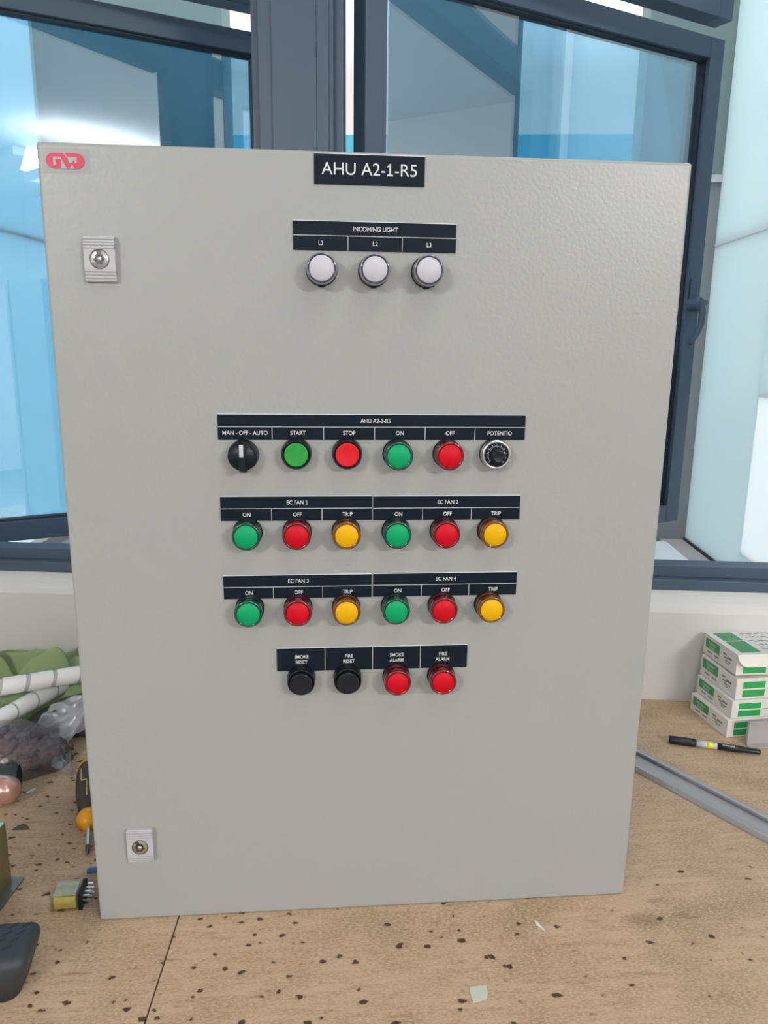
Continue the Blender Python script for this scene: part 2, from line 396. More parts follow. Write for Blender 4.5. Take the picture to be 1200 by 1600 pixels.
# fixed aluminium window frame
b = MB()
for (x0, x1) in ((-1.57, -1.42), (ML, MR), (0.28, 0.43)):
    b.box(x0, x1, 0.060, 0.10, 0.19, 1.99, 0.0015)
    b.box(x0+0.014, x1-0.015, 0.045, 0.0605, 0.19, 1.99, 0.0015)
    b.box(x0+0.037, x1-0.042, 0.040, 0.046, 0.19, 1.99, 0.001)
    b.box(x0+0.110, x1-0.022, 0.041, 0.046, 0.19, 1.99, 0.001)
for (x0, x1) in ((-1.42, ML), (MR, 0.28)):
    b.box(x0, x1, 0.040, 0.10, 0.190, 0.2165, 0.001)
    b.box(x0, x1, 0.060, 0.10, 0.2165, ZB, 0.001)
    b.box(x0, x1, 0.045, 0.10, ZT, 1.345, 0.001)
    b.box(x0, x1, 0.045, 0.10, 1.93, 1.99, 0.001)
struct('trim_1', b, M['alu'], 'slate blue aluminium window frame with a wide grooved mullion between the two open casements')

def sash(name, width, height, s0, z0, label, ang=29.5, handle=False):
    """open casement; local x along the sash from the hinge, y outwards"""
    root = empty(name, W(s0, 0.10, z0), WA+R(ang)); root['kind'] = 'structure'; root['label'] = label
    T = 0.046; F = 0.041; Bd = 0.004
    f = MB()
    for (x0, x1, z0_, z1_) in ((0, F, 0, height), (width-F, width, 0, height), (F, width-F, 0, F), (F, width-F, height-F, height)):
        f.box(x0, x1, 0, T, z0_, z1_, 0.0012)
    f.box(0.004, width-0.004, T, T+0.006, 0.004, height-0.004) if False else None
    f.build('sash_frame', M['alu'], root)
    g = MB()
    for (x0, x1, z0_, z1_) in ((F, F+Bd, F, height-F), (width-F-Bd, width-F, F, height-F), (F+Bd, width-F-Bd, F, F+Bd), (F+Bd, width-F-Bd, height-F-Bd, height-F)):
        g.box(x0, x1, 0.010, 0.032, z0_, z1_)
    g.build('gasket', M['gasket'], root)
    e = MB(); e.box(-0.001, 0.0, 0.004, T-0.002, 0.004, height-0.004); e.build('hinge_edge_strip', M['gasket'], root)  # dark strip over the sash's hinge edge
    p = MB(); p.box(F+Bd*0.5, width-F-Bd*0.5, 0.018, 0.024, F+Bd*0.5, height-F-Bd*0.5)
    p.build('glass_pane', M['glass'], root)
    if handle:
        hx, hz = width-0.026, 0.513
        h = MB()
        h.box(hx-0.011, hx+0.011, -0.008, 0.0, hz-0.005, hz+0.055, 0.003)
        h.lathe([(0, 0.030), (0.010, 0.030), (0.015, 0.026), (0.016, 0.018), (0.015, 0.004), (0.016, 0.0)], 20, Matrix.Translation((hx, 0, hz)))
        h.box(hx+0.004, hx+0.030, -0.024, -0.010, hz-0.002, hz+0.010, 0.004)
        ho = h.build('handle_base', M['alu'], root)
        l = MB()
        l.tube([(hx+0.004, -0.024, hz+0.002), (hx+0.008, -0.027, hz-0.020), (hx+0.005, -0.029, hz-0.045), (hx-0.006, -0.029, hz-0.068), (hx-0.022, -0.027, hz-0.090)], [0.009, 0.008, 0.0072, 0.0062, 0.0045], 12)
        l.build('handle_lever', M['alu'], ho)
    return root
LS = -0.565-0.83
sash('window_1', 0.70, 1.035, LS, 0.222, 'left open casement with teal tinted glass behind the cabinet', ang=30.3)
sash('window_2', 0.864, 1.062, -0.565, 0.212, 'right open casement with teal tinted glass and a lever handle', ang=31.2, handle=True)
sash('window_3', 0.71, 0.66, LS, 1.306, 'upper left open vent sash, only its lower rail in view', ang=30.3)
sash('window_4', 0.880, 0.66, -0.565, 1.314, 'upper right open vent sash, only its lower rail in view', ang=31.2)

# ---- outside: light well with frosted glass fins, cladding and the sky
D = 1.15
b = MB()
for (x0, x1) in ((-1.70, -1.078), (-0.585, -0.197), (0.163, 0.46)):
    b.box(x0, x1, D, D+0.10, 1.125, 4.6)
b.box(-1.70, 0.46, D+0.0, D+0.10, 0.95, 1.125) if False else None
struct('wall_outer', b, M['outwall'], 'grey green outside wall with tall slots open to the sky')
b = MB()
b.box(-1.70, 0.46, D, D+0.10, 0.0, 1.105)
struct('wall_outer_lower', b, M['outlower'])
b = MB(); b.box(-1.70, 0.46, D-0.012, D+0.10, 1.105, 1.125); struct('trim_2', b, M['strip'], 'pale horizontal joint strip across the outside wall')
b = MB(); b.box(-3.5, 3.5, 2.6, 2.75, 0.0, 1.60); struct('wall_parapet', b, M['parapet'], 'blue green parapet beyond the slots')
b = MB(); b.box(-3.5, 3.5, 0.13, 6.0, -0.08, 0.0); struct('floor_outer', b, M['outfloor'])
b = MB(); b.box(-1.635, -1.60, 0.14, D, 0, 0.03); struct('trim_3', b, M['curb'])
b = MB(); b.box(0.325, 0.40, 0.14, D, 0, 0.012); struct('trim_4', b, M['curb'], 'pinkish stone curb at the foot of the right glass fin')
def fin(name, x0, label, side):
    root = empty(name, P0, WA); root['kind'] = 'structure'; root['label'] = label
    zj = [0.02, 0.93, 1.9, 3.2, 4.6]
    f = MB()
    for a, c in zip(zj, zj[1:]):
        if side > 0 and a < 0.1:            # the lower sheet frames a paler inset
            f.box(x0-0.006, x0+0.006, 0.721, D-0.005, a, c-0.006); f.box(x0-0.006, x0+0.006, 0.16, 0.17, a, c-0.006)
            f.box(x0-0.006, x0+0.006, 0.17, 0.721, a, 0.085); f.box(x0-0.006, x0+0.006, 0.17, 0.721, 0.508, c-0.006)
        else: f.box(x0-0.006, x0+0.006, 0.16, D-0.005, a, c-0.006)
    f.build('frosted_panel', M['frost'], root)
    if side > 0: MB().box(x0-0.004, x0+0.004, 0.17, 0.721, 0.085, 0.508).build('pale_panel', M['frost_white'], root)
    g = MB(); g.box(x0-0.010, x0+0.010, 0.14, D, 0.0, 0.02); g.build('base_channel', M['channel'], root)
    g = MB()
    g.box(x0-0.009, x0+0.009, D-0.022, D-0.004, 0.02, 4.6) if side < 0 else None
    for z in zj[1:-1]: g.box(x0-0.008, x0+0.008, 0.16, D-0.005, z-0.006, z)
    g.build('edge_strip', M['gutter'], root)
fin('window_5', -1.66, 'tall frosted glass fin outside the left casement', -1)
fin('window_6', 0.412, 'tall frosted glass fin outside the right casement', 1)
b = MB(); b.box(0.10, 0.312, 0.62, 1.03, 0.0, 0.035, 0.006)
tag(b.build('drain_box', M['gutter'], None, P0, (0, 0, WA)), 'white box lying outside at the foot of the right frosted glass fin', 'box')

# ---- pendant lamps and added fill lamps (bodies; their light stands above)
for (lx, ly, w, h, lab) in ((*LAMPS[0], 1.0, 0.36, 'left pendant lamp hanging in front of the bench'), (*LAMPS[1], 1.0, 0.36, 'right pendant lamp hanging in front of the bench'), (0.0, -4.3, 2.5, 0.56, 'long added fill lamp at the far side of the room')):
    lp = empty('pendant_lamp', (lx, ly, LZ), 0, lab, 'lamp')
    MB().box(-w/2, w/2, -h/2, h/2, -0.02, 0.05, 0.005).build('housing', M['gutter'], lp)
    b = MB()
    b.box(-0.002, 0.002, -0.002, 0.002, 0.05, CEIL-LZ).build('hanger', M['gutter'], lp)
lp = empty('fill_lamp', (0.35, -0.62, CEIL), 0, 'slim added fill lamp on the ceiling directly above the bench', 'lamp')  # body for the added bench fill
MB().box(-0.8, 0.8, -0.12, 0.12, -0.06, 0.0, 0.005).build('housing', M['gutter'], lp)

lp = empty('fill_lamp', (2.0, -3.9, CEIL), 0, 'short added fill lamp on the ceiling, brightening the right wall', 'lamp')  # body for the added wall fill
MB().box(-0.5, 0.5, -0.11, 0.11, -0.06, 0.0, 0.005).build('housing', M['gutter'], lp)

# ================================================================ WORKBENCH
tb = empty('workbench', W(-0.6, -0.45, FLOOR), 0, 'plywood topped workbench below the window, specked with dark worm holes', 'workbench')
def bench_part(mb, name, m, stuff=None):
    o = mb.build(name, m, None); o.parent = tb; o.matrix_parent_inverse = Matrix.Translation(-tb.location); return o
def wp(s, d): v = W(s, d); return (v.x, v.y)
seamA = (-0.1935, 0.36); seamB = (-0.244, -0.50)
seam_back = seamA; 
# left and right plywood boards, split along the seam
def seamx(y): return -0.2145 + (y+0.0075)*0.0555
backy = lambda x: P0.y + (x-P0.x)*math.tan(WA)
yl = -0.52
xs_b = -0.18; 
for it in range(8): xs_b = seamx(backy(xs_b))
g = 0.0009
left = [(-1.9, yl), (seamx(yl)-g, yl), (xs_b-g, backy(xs_b)-0.001), (-1.9, backy(-1.9)-0.001)]
right = [(seamx(yl)+g, yl), (1.6, yl), (1.6, backy(1.6)-0.001), (xs_b+g, backy(xs_b)-0.001)]
bench_part(MB().prism(left, -0.018, 0.0), 'top_board', M['ply'])
bench_part(MB().prism(right, -0.018, 0.0), 'top_board', M['ply'])
bench_part(MB().prism([(-1.88, yl+0.03), (1.58, yl+0.03), (1.58, backy(1.58)-0.02), (-1.88, backy(-1.88)-0.02)], -0.07, -0.0181), 'under_frame', M['plyedge'])
for x in (-1.8, 1.5):
    for y in (yl+0.06, backy(x)-0.12): bench_part(MB().box(x-0.03, x+0.03, y-0.03, y+0.03, FLOOR, -0.07), 'leg', M['plyedge'])

# ================================================================ CONTROL CABINET
cab = empty('control_cabinet', (0, 0, 0), 0, 'tall light grey steel control cabinet with lamps and buttons on its door', 'cabinet')
b = MB(); b.box(-0.296, 0.296, 0.0205, 0.230, 0.0, 0.797, 0.003); b.build('body', M['door'], cab)
b = MB(); b.box(-0.300, 0.300, 0.0, 0.018, 0.0, 0.800, 0.0030, seg=3); b.build('door', M['door'], cab)
b = MB(); b.box(-0.292, 0.292, 0.018, 0.0205, 0.006, 0.792); b.build('door_seal', M['black'], cab)

PT = 0.0016
def plate(name, x0, x1, z0, z1, texts, lines=(), label=None):
    p = MB().box(x0, x1, -PT, -0.0001, z0, z1, 0.0002, seg=1).build('nameplate', M['plate'], cab)
    if label: p['label'] = label
    t = MB()
    for (txt, x, z, size, wide, bold) in texts:
        me = text_mesh(txt, size, wide, bold, 0.0002)
        me.transform(Matrix.Translation((x, -PT-0.0002, z)) @ Matrix.Rotation(R(90), 4, 'X'))
        t.mesh(me)
    for (a, c, d_, e) in lines: t.box(a, c, -PT-0.0003, -PT+0.0001, d_, e)
    # bright cut edge along the plate's top
    t.box(x0, x1, -PT, -0.0001, z1, z1+0.0005)
    t.build('lettering', M['ink'], p)
    return p
S = 0.0057; BO = 0.00002; LW = 0.00022
plate('title', -0.0562, 0.0450, 0.7714, 0.7970, [('AHU A2-1-R5', -0.0055, 0.7842, 0.0152, 1.0, -0.00005)], label='black title plate reading AHU A2-1-R5')
def grid_lines(x0, z0, z1, zm, n):
    return [(x0, x0+0.05*n, zm-LW, zm+LW)] + [(x0+0.05*i-LW, x0+0.05*i+LW, z0, zm) for i in range(1, n)]
plate('inc', -0.0760, 0.0760, 0.7139, 0.7394, [('INCOMING LIGHT', 0, 0.7330, S, 0.90, BO), ('L1', -0.0505, 0.7203, S, 0.9, BO), ('L2', 0.0, 0.7203, S, 0.9, BO), ('L3', 0.0505, 0.7203, S, 0.9, BO)],
      [(-0.076, 0.076, 0.7268-LW, 0.7268+LW), (-0.0253-LW, -0.0253+LW, 0.7139, 0.7268), (0.0253-LW, 0.0253+LW, 0.7139, 0.7268)], 'black plate for the incoming light lamps')
cols = [-0.125+0.05*i for i in range(6)]
plate('ahu', -0.1510, 0.1517, 0.5375, 0.5617, [('AHU A2-1-R5', 0.002, 0.5557, S, 0.90, BO)] + [(t, x+(0.001 if i else -0.0), 0.5437, S, 0.90, BO) for i, (t, x) in enumerate(zip(['MAN - OFF - AUTO', 'START', 'STOP', 'ON', 'OFF', 'POTENTIO'], cols))],
      [(-0.151, 0.1517, 0.5497-LW, 0.5497+LW)] + [(-0.1+0.05*i-LW+0.001, -0.1+0.05*i+LW+0.001, 0.5375, 0.5497) for i in range(5)], 'long black plate above the selector switch and buttons')
for k, (x0, z0) in enumerate(((-0.1512, 0.4560), (0.0004, 0.4557), (-0.1510, 0.3743), (0.0009, 0.3745))):
    z1 = z0+0.0246; zm = z0+0.0124
    plate('fan', x0, x0+0.1502, z0, z1, [('EC FAN %d' % (k+1), x0+0.0755, zm+0.0060, S, 0.90, BO)] + [(t, x0+0.0255+0.05*i, z0+0.0062, S, 0.90, BO) for i, t in enumerate(('ON', 'OFF', 'TRIP'))],
          grid_lines(x0, z0, z1, zm, 3), 'black plate for EC fan %d' % (k+1))
plate('alarm', -0.0990, 0.1018, 0.2937, 0.3192, [('SMOKE\nRESET', -0.0735, 0.3066, S*0.93, 0.88, BO), ('FIRE\nRESET', -0.0240, 0.3066, S*0.93, 0.88, BO), ('SMOKE\nALARM', 0.0265, 0.3066, S*0.93, 0.88, BO), ('FIRE\nALARM', 0.0755, 0.3066, S*0.93, 0.88, BO)],
      [(-0.0490-LW, -0.0490+LW, 0.2937, 0.3192), (0.0010-LW, 0.0010+LW, 0.2937, 0.3192), (0.0515-LW, 0.0515+LW, 0.2937, 0.3192)], 'black plate for the smoke and fire buttons')

def lamp(x, z, body, lens, label, kind='indicator_light'):
    T = Matrix.Translation((0, 0, 0))
    if kind == 'indicator_light':
        c = MB()
        c.use(M['black']).lathe([(0.0, 0.0), (0.0146, 0.0), (0.0148, 0.0010), (0.0146, 0.0035), (0.0140, 0.0040)])
        c.box(-0.0030, 0.0030, -0.0035, 0.0, -0.0154, -0.0135, 0.0005)
        c.use(body).lathe([(0.0139, 0.0040), (0.0139, 0.0080), (0.0136, 0.0084), (0.0136, 0.0092), (0.0140, 0.0097), (0.0142, 0.0180), (0.0140, 0.0192), (0.0132, 0.0200), (0.0119, 0.0200), (0.0115, 0.0192), (0.0, 0.0192)])
        o = c.build('indicator_light', None, cab, (x, 0, z))
        l = MB().lathe([(0.0114, 0.0190), (0.0114, 0.0203), (0.0110, 0.0208), (0.0, 0.0211)]).build('lens', lens, o)
    else:
        c = MB()
        c.use(M['black']).lathe([(0.0, 0.0), (0.0146, 0.0), (0.0150, 0.0010), (0.0148, 0.0030), (0.0143, 0.0080), (0.0142, 0.0135), (0.0138, 0.0143), (0.0128, 0.0143), (0.0123, 0.0135), (0.0122, 0.0090), (0.0, 0.0090)])
        c.box(-0.0030, 0.0030, -0.0040, 0.0, -0.0158, -0.0135, 0.0005)
        o = c.build('push_button', None, cab, (x, 0, z))
        e = 0.0150 if lens is not M['black_cap'] else 0.0190
        l = MB().lathe([(0.0116, 0.0085), (0.0116, e-0.0006), (0.0112, e), (0.0104, e-0.0001), (0.0, e-0.0009)]).build('button_cap', lens, o)
    o['label'] = label
    return o
for i, x in enumerate((-0.0500, -0.0012, 0.0488)):
    lamp(x, 0.6963, M['clearring'], M['white_lens'], 'white incoming lamp L%d with a clear bezel' % (i+1))
    c = MB().lathe([(0.0115, 0.0194), (0.0116, 0.0202), (0.0126, 0.0204), (0.0130, 0.0200)], 40, Matrix.Translation((x, 0, 0.6963))).build('dark_ring', M['navyring'], None)
    par = [o for o in cab.children if o.name.startswith('indicator_light')][-1]
    c.parent = par; c.matrix_parent_inverse = Matrix.Translation((-x, 0, -0.6963))
ZR = 0.5240
lamp(-0.0757, ZR, None, M['green_cap'], 'bright green START push button with a black bezel', 'push_button')
lamp(-0.0262, ZR, None, M['red_cap'], 'bright red STOP push button with a black bezel', 'push_button')
lamp(0.0236, ZR-0.0005, M['green_body'], M['green_lens'], 'green ON lamp in the top button row')
lamp(0.0737, ZR-0.0005, M['red_body'], M['red_lens'], 'red OFF lamp in the top button row')
for (x0, z, f) in ((-0.0, 0.4442, 1), (0.1487, 0.4442, 2), (-0.0, 0.3643, 3), (0.1487, 0.3643, 4)):
    for i, (bd, ln, nm) in enumerate((('green_body', 'green_lens', 'green ON'), ('red_body', 'red_lens', 'red OFF'), ('amber_body', 'amber_lens', 'amber TRIP'))):
        lamp(x0-0.1252+0.0491*i, z, M[bd], M[ln], '%s lamp under the EC fan %d plate' % (nm, f))
ZS = 0.2862
lamp(-0.0738, ZS, None, M['black_cap'], 'black smoke reset push button', 'push_button')
lamp(-0.0255, ZS, None, M['black_cap'], 'black fire reset push button', 'push_button')
lamp(0.0262, ZS-0.0006, M['red_body'], M['red_lens'], 'red smoke alarm lamp')
lamp(0.0740, ZS-0.0010, M['red_body'], M['red_lens'], 'red fire alarm lamp')

# selector switch
sx, sz = -0.1270, 0.5225
c = MB().lathe([(0, 0), (0.0148, 0), (0.0151, 0.0012), (0.0148, 0.0035), (0.0142, 0.0100), (0.0142, 0.0125), (0.0136, 0.0135), (0.0, 0.0135)])
c.box(-0.0032, 0.0032, -0.0060, 0.0, -0.0170, -0.0130, 0.0006)
ss = c.build('selector_switch', M['black'], cab, (sx, 0, sz)); ss['label'] = 'black rotary MAN OFF AUTO selector switch with a white pointer'
k = MB()
k.lathe([(0.0128, 0.0130), (0.0126, 0.0155), (0.0118, 0.0166), (0.0, 0.0166)])
k.prism([(-0.0030, -0.0128), (0.0030, -0.0128), (0.0033, 0.0), (0.0030, 0.0128), (-0.0030, 0.0128), (-0.0033, 0.0)], -0.0235, -0.0135, 'y', bev=0.0008)
kn = k.build('knob', M['black'], ss)
MB().prism([(-0.0019, 0.0008), (0.0019, 0.0008), (0.0020, 0.0124), (-0.0020, 0.0124)], -0.02385, -0.0233, 'y').build('pointer', M['white_lens'], kn)

# potentiometer
px_, pz_ = 0.1212, 0.5238
c = MB()
c.use(M['black']).lathe([(0, 0), (0.0148, 0), (0.0150, 0.0030), (0.0146, 0.0060)])
c.use(M['steel']).lathe([(0.0146, 0.0060), (0.0149, 0.0068), (0.0149, 0.0120), (0.0144, 0.0132), (0.0130, 0.0138), (0.0116, 0.0130), (0.0112, 0.0118)], 48)
po = c.build('potentiometer', None, cab, (px_, 0, pz_)); po['label'] = 'potentiometer dial with a silver bezel and black knob'
d = MB()
d.use(M['plate']).lathe([(0.0113, 0.0116), (0.0112, 0.0124), (0.0, 0.0124)], 40)
d.use(M['ink'])
for i in range(31):
    a = R(225 - 270*i/30.0); r0 = 0.0080 if i % 5 else 0.0074; r1 = 0.0093
    t = MB  # ticks around the scale
    d.box(r0, r1, -0.0127, -0.0123, -0.00012, 0.00012, 0, Matrix.Rotation(-a, 4, 'Y'))
for i in range(0, 11):
    a = R(225 - 27*i)
    me = text_mesh(str(i), 0.0020, 0.9, 0, 0.0001)
    me.transform(Matrix.Translation((0.0101*math.cos(a), -0.0125, 0.0101*math.sin(a))) @ Matrix.Rotation(R(90), 4, 'X'))
    d.mesh(me)
d.build('dial_face', None, po)
MB().lathe([(0.0066, 0.0122), (0.0062, 0.0230), (0.0056, 0.0240), (0.0050, 0.0238), (0.0, 0.0234)], 32).build('knob', M['black_cap'], po)

# locks
def lock(x, z, label, rot):
    c = MB()
    h = 0.0198; w = 0.0138
    c.prism([(-0.0001, -h), (-0.0040, -h), (-0.0068, -h+0.0110), (-0.0068, h-0.0100), (-0.0048, h), (-0.0001, h)], -w, w, 'x', bev=0.0004)
    for i in range(4):
        zz = h-0.0012-0.0026*i; yy = 0.0052+0.0020*i/4*1.0
        c.box(-w, w, -yy-0.0012, -0.003, zz-0.0014, zz+0.0002, 0.0003)
    for i in range(4):
        zz = -h+0.0014+0.0027*i; yy = 0.0043+0.0024*i/4
        c.box(-w, w, -yy-0.0012, -0.003, zz-0.0006, zz+0.0010, 0.0003)
    o = c.build('lock', M['lockgrey'], cab, (x, 0, z)); o['label'] = label
    MB().lathe([(0.0086, 0.0060), (0.0086, 0.0071), (0.0080, 0.0074), (0.0079, 0.0070)], 32).build('rim', M['dark_steel'], o)
    s_ = MB().use(M['steel']).lathe([(0.0080, 0.0069), (0.0066, 0.0072), (0.0052, 0.0066), (0.0050, 0.0040), (0.0, 0.0040)] if False else [(0.0080, 0.0069), (0.0074, 0.0073), (0.0, 0.0073)], 32)
    s_.use(M['dark_steel'])
    s_.prism([(-0.0042, -0.0030), (0.0, -0.0048), (0.0042, -0.0030), (0.0042, 0.0028), (0.0, 0.0048), (-0.0042, 0.0028)], -0.0078, -0.0070, 'y', Matrix.Rotation(rot, 4, 'Y'))
    s_.prism([(-0.0018, 0.003), (0.0018, 0.003), (0.0018, 0.0078), (-0.0018, 0.0078)], -0.0077, -0.0070, 'y', Matrix.Rotation(rot*0.4-0.25, 4, 'Y'))
    s_.use(M['steel']).lathe([(0.0026, 0.0075), (0.0024, 0.0086), (0.0, 0.0092)], 16)
    s_.build('key_cylinder', None, o)
lock(-0.2500, 0.7015, 'upper light grey door lock with a round metal key cylinder', 0.5)
lock(-0.2495, 0.0955, 'lower light grey door lock with a round metal key cylinder', -0.4)

# red emblem on a clear sticker
st = MB().box(-0.2960, -0.2538, -0.0003, -0.0001, 0.7738, 0.7950).build('sticker', M['sticker'], cab); st['label'] = 'clear sticker with a red GW emblem'
e = MB().use(M['logo_red'])
ex0, ez1, ek = -0.2920, 0.7908, 0.0331/365.0
def E(px, py): return (ex0 + (px-132)*ek, ez1 - (py-175)*ek*1.0)
cap = []
for i in range(13): a = R(90+180*i/12); cap.append(E(202+70*math.cos(a), 245-70*math.sin(a)))
for i in range(13): a = R(-90+180*i/12); cap.append(E(427+70*math.cos(a), 245-70*math.sin(a)))
e.prism(cap, -0.0006, -0.0003, 'y')
e.use(M['door'])
e.stroke([E(268, 222), E(212, 222), E(212, 276)], 22*ek, -0.0008, -0.0005)
e.stroke([E(244, 252), E(244, 276)], 5*ek, -0.0008, -0.0005) if False else None
e.prism([E(276, 222), E(272, 318), E(326, 318)], -0.0008, -0.0005, 'y')
e.stroke([E(306, 172), E(334, 214)], 11*ek, -0.0008, -0.0005)
e.prism([E(330, 208), E(424, 208), E(424, 262), E(404, 262), E(398, 236), E(372, 262), E(352, 262)], -0.0008, -0.0005, 'y')
e.prism([E(352, 318), E(376, 280), E(402, 318)], -0.0008, -0.0005, 'y')
e.build('emblem', None, st)

# ================================================================ RIGHT SIDE OF THE BENCH
M['card'] = mat('white_card', (0.72, 0.70, 0.66), 0.55)
M['cardgreen'] = mat('box_green', (0.03, 0.36, 0.10), 0.5)
M['cardgreen2'] = mat('box_dark_green', (0.07, 0.30, 0.14), 0.5)
M['cardink'] = mat('box_print_ink', (0.10, 0.11, 0.12), 0.6)
M['cardpale'] = mat('box_pale_print', (0.35, 0.62, 0.42), 0.6)
M['penink'] = mat('blue_handwriting', (0.12, 0.14, 0.30), 0.6)
BL, BW, BH = 0.17, 0.104, 0.0315     # x, y, z
def carton(x, y, z, rz, ry, label, flap=False, hs=1.0):
    """origin: near left bottom corner; x to the right along the long side, y backwards"""
    root = empty('cardboard_box', (x, y, z), rz, label, 'box', 'green and white cartons stacked against the wall')
    root.rotation_euler = (ry[0], ry[1], rz); root.scale = (1, 1, hs)
    MB().box(0, BL, 0, BW, 0, BH, 0.0007, seg=1).build('carton', M['card'], root)
    p = MB()
    # end face (x=0): green band with pale lettering near the far end, small print near the near end
    p.use(M['cardgreen2']).box(-0.0003, 0.0001, BW*0.50, BW*0.93, BH*0.42, BH*0.90)
    for (txt, zz) in (('Schneider', 0.74), ('Electric', 0.55)):
        me = text_mesh(txt, 0.0068, 0.9, 0.0001, 0.0001)
        me.transform(Matrix.Translation((-0.0004, BW*0.72, BH*zz)) @ Matrix.Rotation(R(-90), 4, 'Z') @ Matrix.Rotation(R(90), 4, 'X'))
        p.use(M['cardpale']).mesh(me)
    p.use(M['cardink'])
    for (y0, y1, z0, z1) in ((0.72, 0.86, 0.20, 0.28), (0.52, 0.66, 0.20, 0.28), (0.30, 0.40, 0.66, 0.74), (0.26, 0.38, 0.50, 0.57), (0.14, 0.27, 0.55, 0.66), (0.16, 0.33, 0.38, 0.44), (0.20, 0.30, 0.28, 0.32)):
        n = 5
        for i in range(n):
            a = y0+(y1-y0)*i/n
            p.box(-0.0003, 0.0001, BW*a, BW*(a+(y1-y0)/n*0.6), BH*z0, BH*(z1))
    # long near face (y=0): two green bands
    p.use(M['cardgreen'])
    p.box(0.012, 0.052, -0.0003, 0.0001, BH*0.52, BH*0.84); p.box(0.012, 0.052, -0.0003, 0.0001, BH*0.10, BH*0.44)
    p.box(0.056, 0.120, -0.0003, 0.0001, BH*0.47, BH*0.49)
    p.build('print', None, root)
    if flap:
        t = MB()
        t.use(M['cardgreen2']); t.box(0.012, 0.046, BW*0.08, BW*0.55, BH+0.0022, BH+0.0026); t.box(0.012, 0.046, BW*0.60, BW*0.95, BH+0.0022, BH+0.0026)
        t.use(M['penink'])
        rr = random.Random(3)
        for k in range(5):
            me = text_mesh(('TeSys GV2', 'contactor', 'QR 12 pcs', 'CAD 50', 'M3')[k], 0.010, 0.9, 0.0, 0.0001) if False else None
        for row in range(5):
            pts = []
            for i in range(26):
                pts.append((0.056+0.0036*i, BW*(0.88-0.17*row)+rr.uniform(-0.0035, 0.0035), BH+0.0026))
            t.tube(pts, 0.00035, 5)
        l = MB().prism([(0, 0.0), (BL, 0.0), (BL, BW), (0, BW)], BH+0.0006, BH+0.0021).build('lid', M['card'], root)
        t.build('lid_print', None, l)
        f = MB()
        poly = [(0.0, 0.0), (BL, 0.0), (BL, -0.0190), (0.014, -0.0190), (0.006, -0.0165), (0.001, -0.009)]
        f.prism(poly, -0.0002, 0.0008, 'z', Matrix.Translation((0, -0.0005, BH+0.0016)) @ Matrix.Rotation(R(62), 4, 'X'))
        f.build('tuck_flap', M['card'], l)
    return root
carton(0.612, 0.341, 0.0, R(6), (0, 0), 'bottom carton of the green and white stack')
carton(0.6185, 0.345, BH+0.0005, R(4), (0, 0), 'second carton from the bottom of the green and white stack')
carton(0.6240, 0.349, 2*BH+0.001, R(4), (0, 0), 'third carton from the bottom, directly under the open one', hs=1.16)
carton(0.6230, 0.354, 3.16*BH+0.0050, R(1), (R(-1.5), 0), 'topmost open carton with handwriting on its lid', flap=True, hs=1.08)

# trunking offcut standing beside the boxes
M['pvc'] = mat('grey_pvc', (0.36, 0.37, 0.39), 0.42)
M['pvc2'] = mat('grey_pvc_warm', (0.40, 0.38, 0.39), 0.42)
c = MB()
c.box(0, 0.16, 0.0, 0.0018, 0, 0.041, 0.0004, seg=1); c.box(0, 0.16, -0.012, 0.0, 0, 0.0016, 0.0004, seg=1)
c.box(0, 0.16, -0.005, 0.0, 0.0394, 0.041, 0.0004, seg=1); c.box(0, 0.0014, -0.004, 0.0, 0, 0.041)
tag(c.build('cable_trunking', M['pvc2'], None, (0.632, 0.318, 0), (0, 0, R(2))), 'short grey plastic trunking piece standing in front of the carton stack', 'trunking')
# long trunking lid, channel side up
A = Vector((0.420, 0.251, 0)); Bv = Vector((0.524, 0.077, 0)); dirv = (Bv-A).normalized(); ang = math.atan2(dirv.y, dirv.x)
c = MB(); WD = 0.046
st_, en = -0.06, 0.42
c.box(st_, en, 0, WD, 0.0, 0.0016); c.box(st_, en, 0, 0.0018, 0, 0.0100, 0.0004, seg=1)
c.box(st_, en, WD-0.0018, WD, 0, 0.0100, 0.0004, seg=1); c.box(st_, en, WD-0.0075, WD-0.0018, 0.0080, 0.0096, 0.0004, seg=1)
tag(c.build('cable_trunking', M['pvc'], None, A, (0, 0, ang)), 'long grey plastic trunking lid lying diagonally on the bench right of the cabinet', 'trunking')
# marker pen
pa = Vector((0.509, 0.331, 0.0065)); pb = Vector((0.6365, 0.2835, 0.0062)); pd = (pb-pa); L_ = pd.length; pz = math.atan2(pd.y, pd.x)
pen = empty('marker_pen', (pa.x, pa.y, 0), pz, 'black marker pen with a white and yellow band lying right of the cabinet', 'pen')
RX = Matrix.Translation((0, 0, 0.0068)) @ Matrix.Rotation(R(90), 4, 'Z')
def plathe(prof, m, name, lab=None):
    o = MB().lathe(prof, 24, RX).build(name, m, pen)
    if lab: o['label'] = lab
    return o
M['yellow'] = mat('yellow_band', (0.75, 0.75, 0.02), 0.4)
M['penblack'] = mat('pen_black', (0.012, 0.013, 0.018), 0.3)
plathe([(0, 0), (0.0058, 0.0), (0.0066, 0.0015), (0.0068, 0.035), (0.0060, 0.041), (0.0, 0.0411)], M['penblack'], 'cap')
plathe([(0, 0.041), (0.0054, 0.041), (0.0054, 0.0725), (0, 0.0725)], M['white_lens'], 'label_band', 'white band')
plathe([(0, 0.0570), (0.00555, 0.0570), (0.00555, 0.0655), (0, 0.0655)], M['yellow'], 'yellow_patch', 'yellow patch')
plathe([(0, 0.0725), (0.0055, 0.0725), (0.0056, 0.105), (0.0046, 0.112), (0.0042, L_-0.002), (0.0034, L_), (0, L_)], M['penblack'], 'barrel')
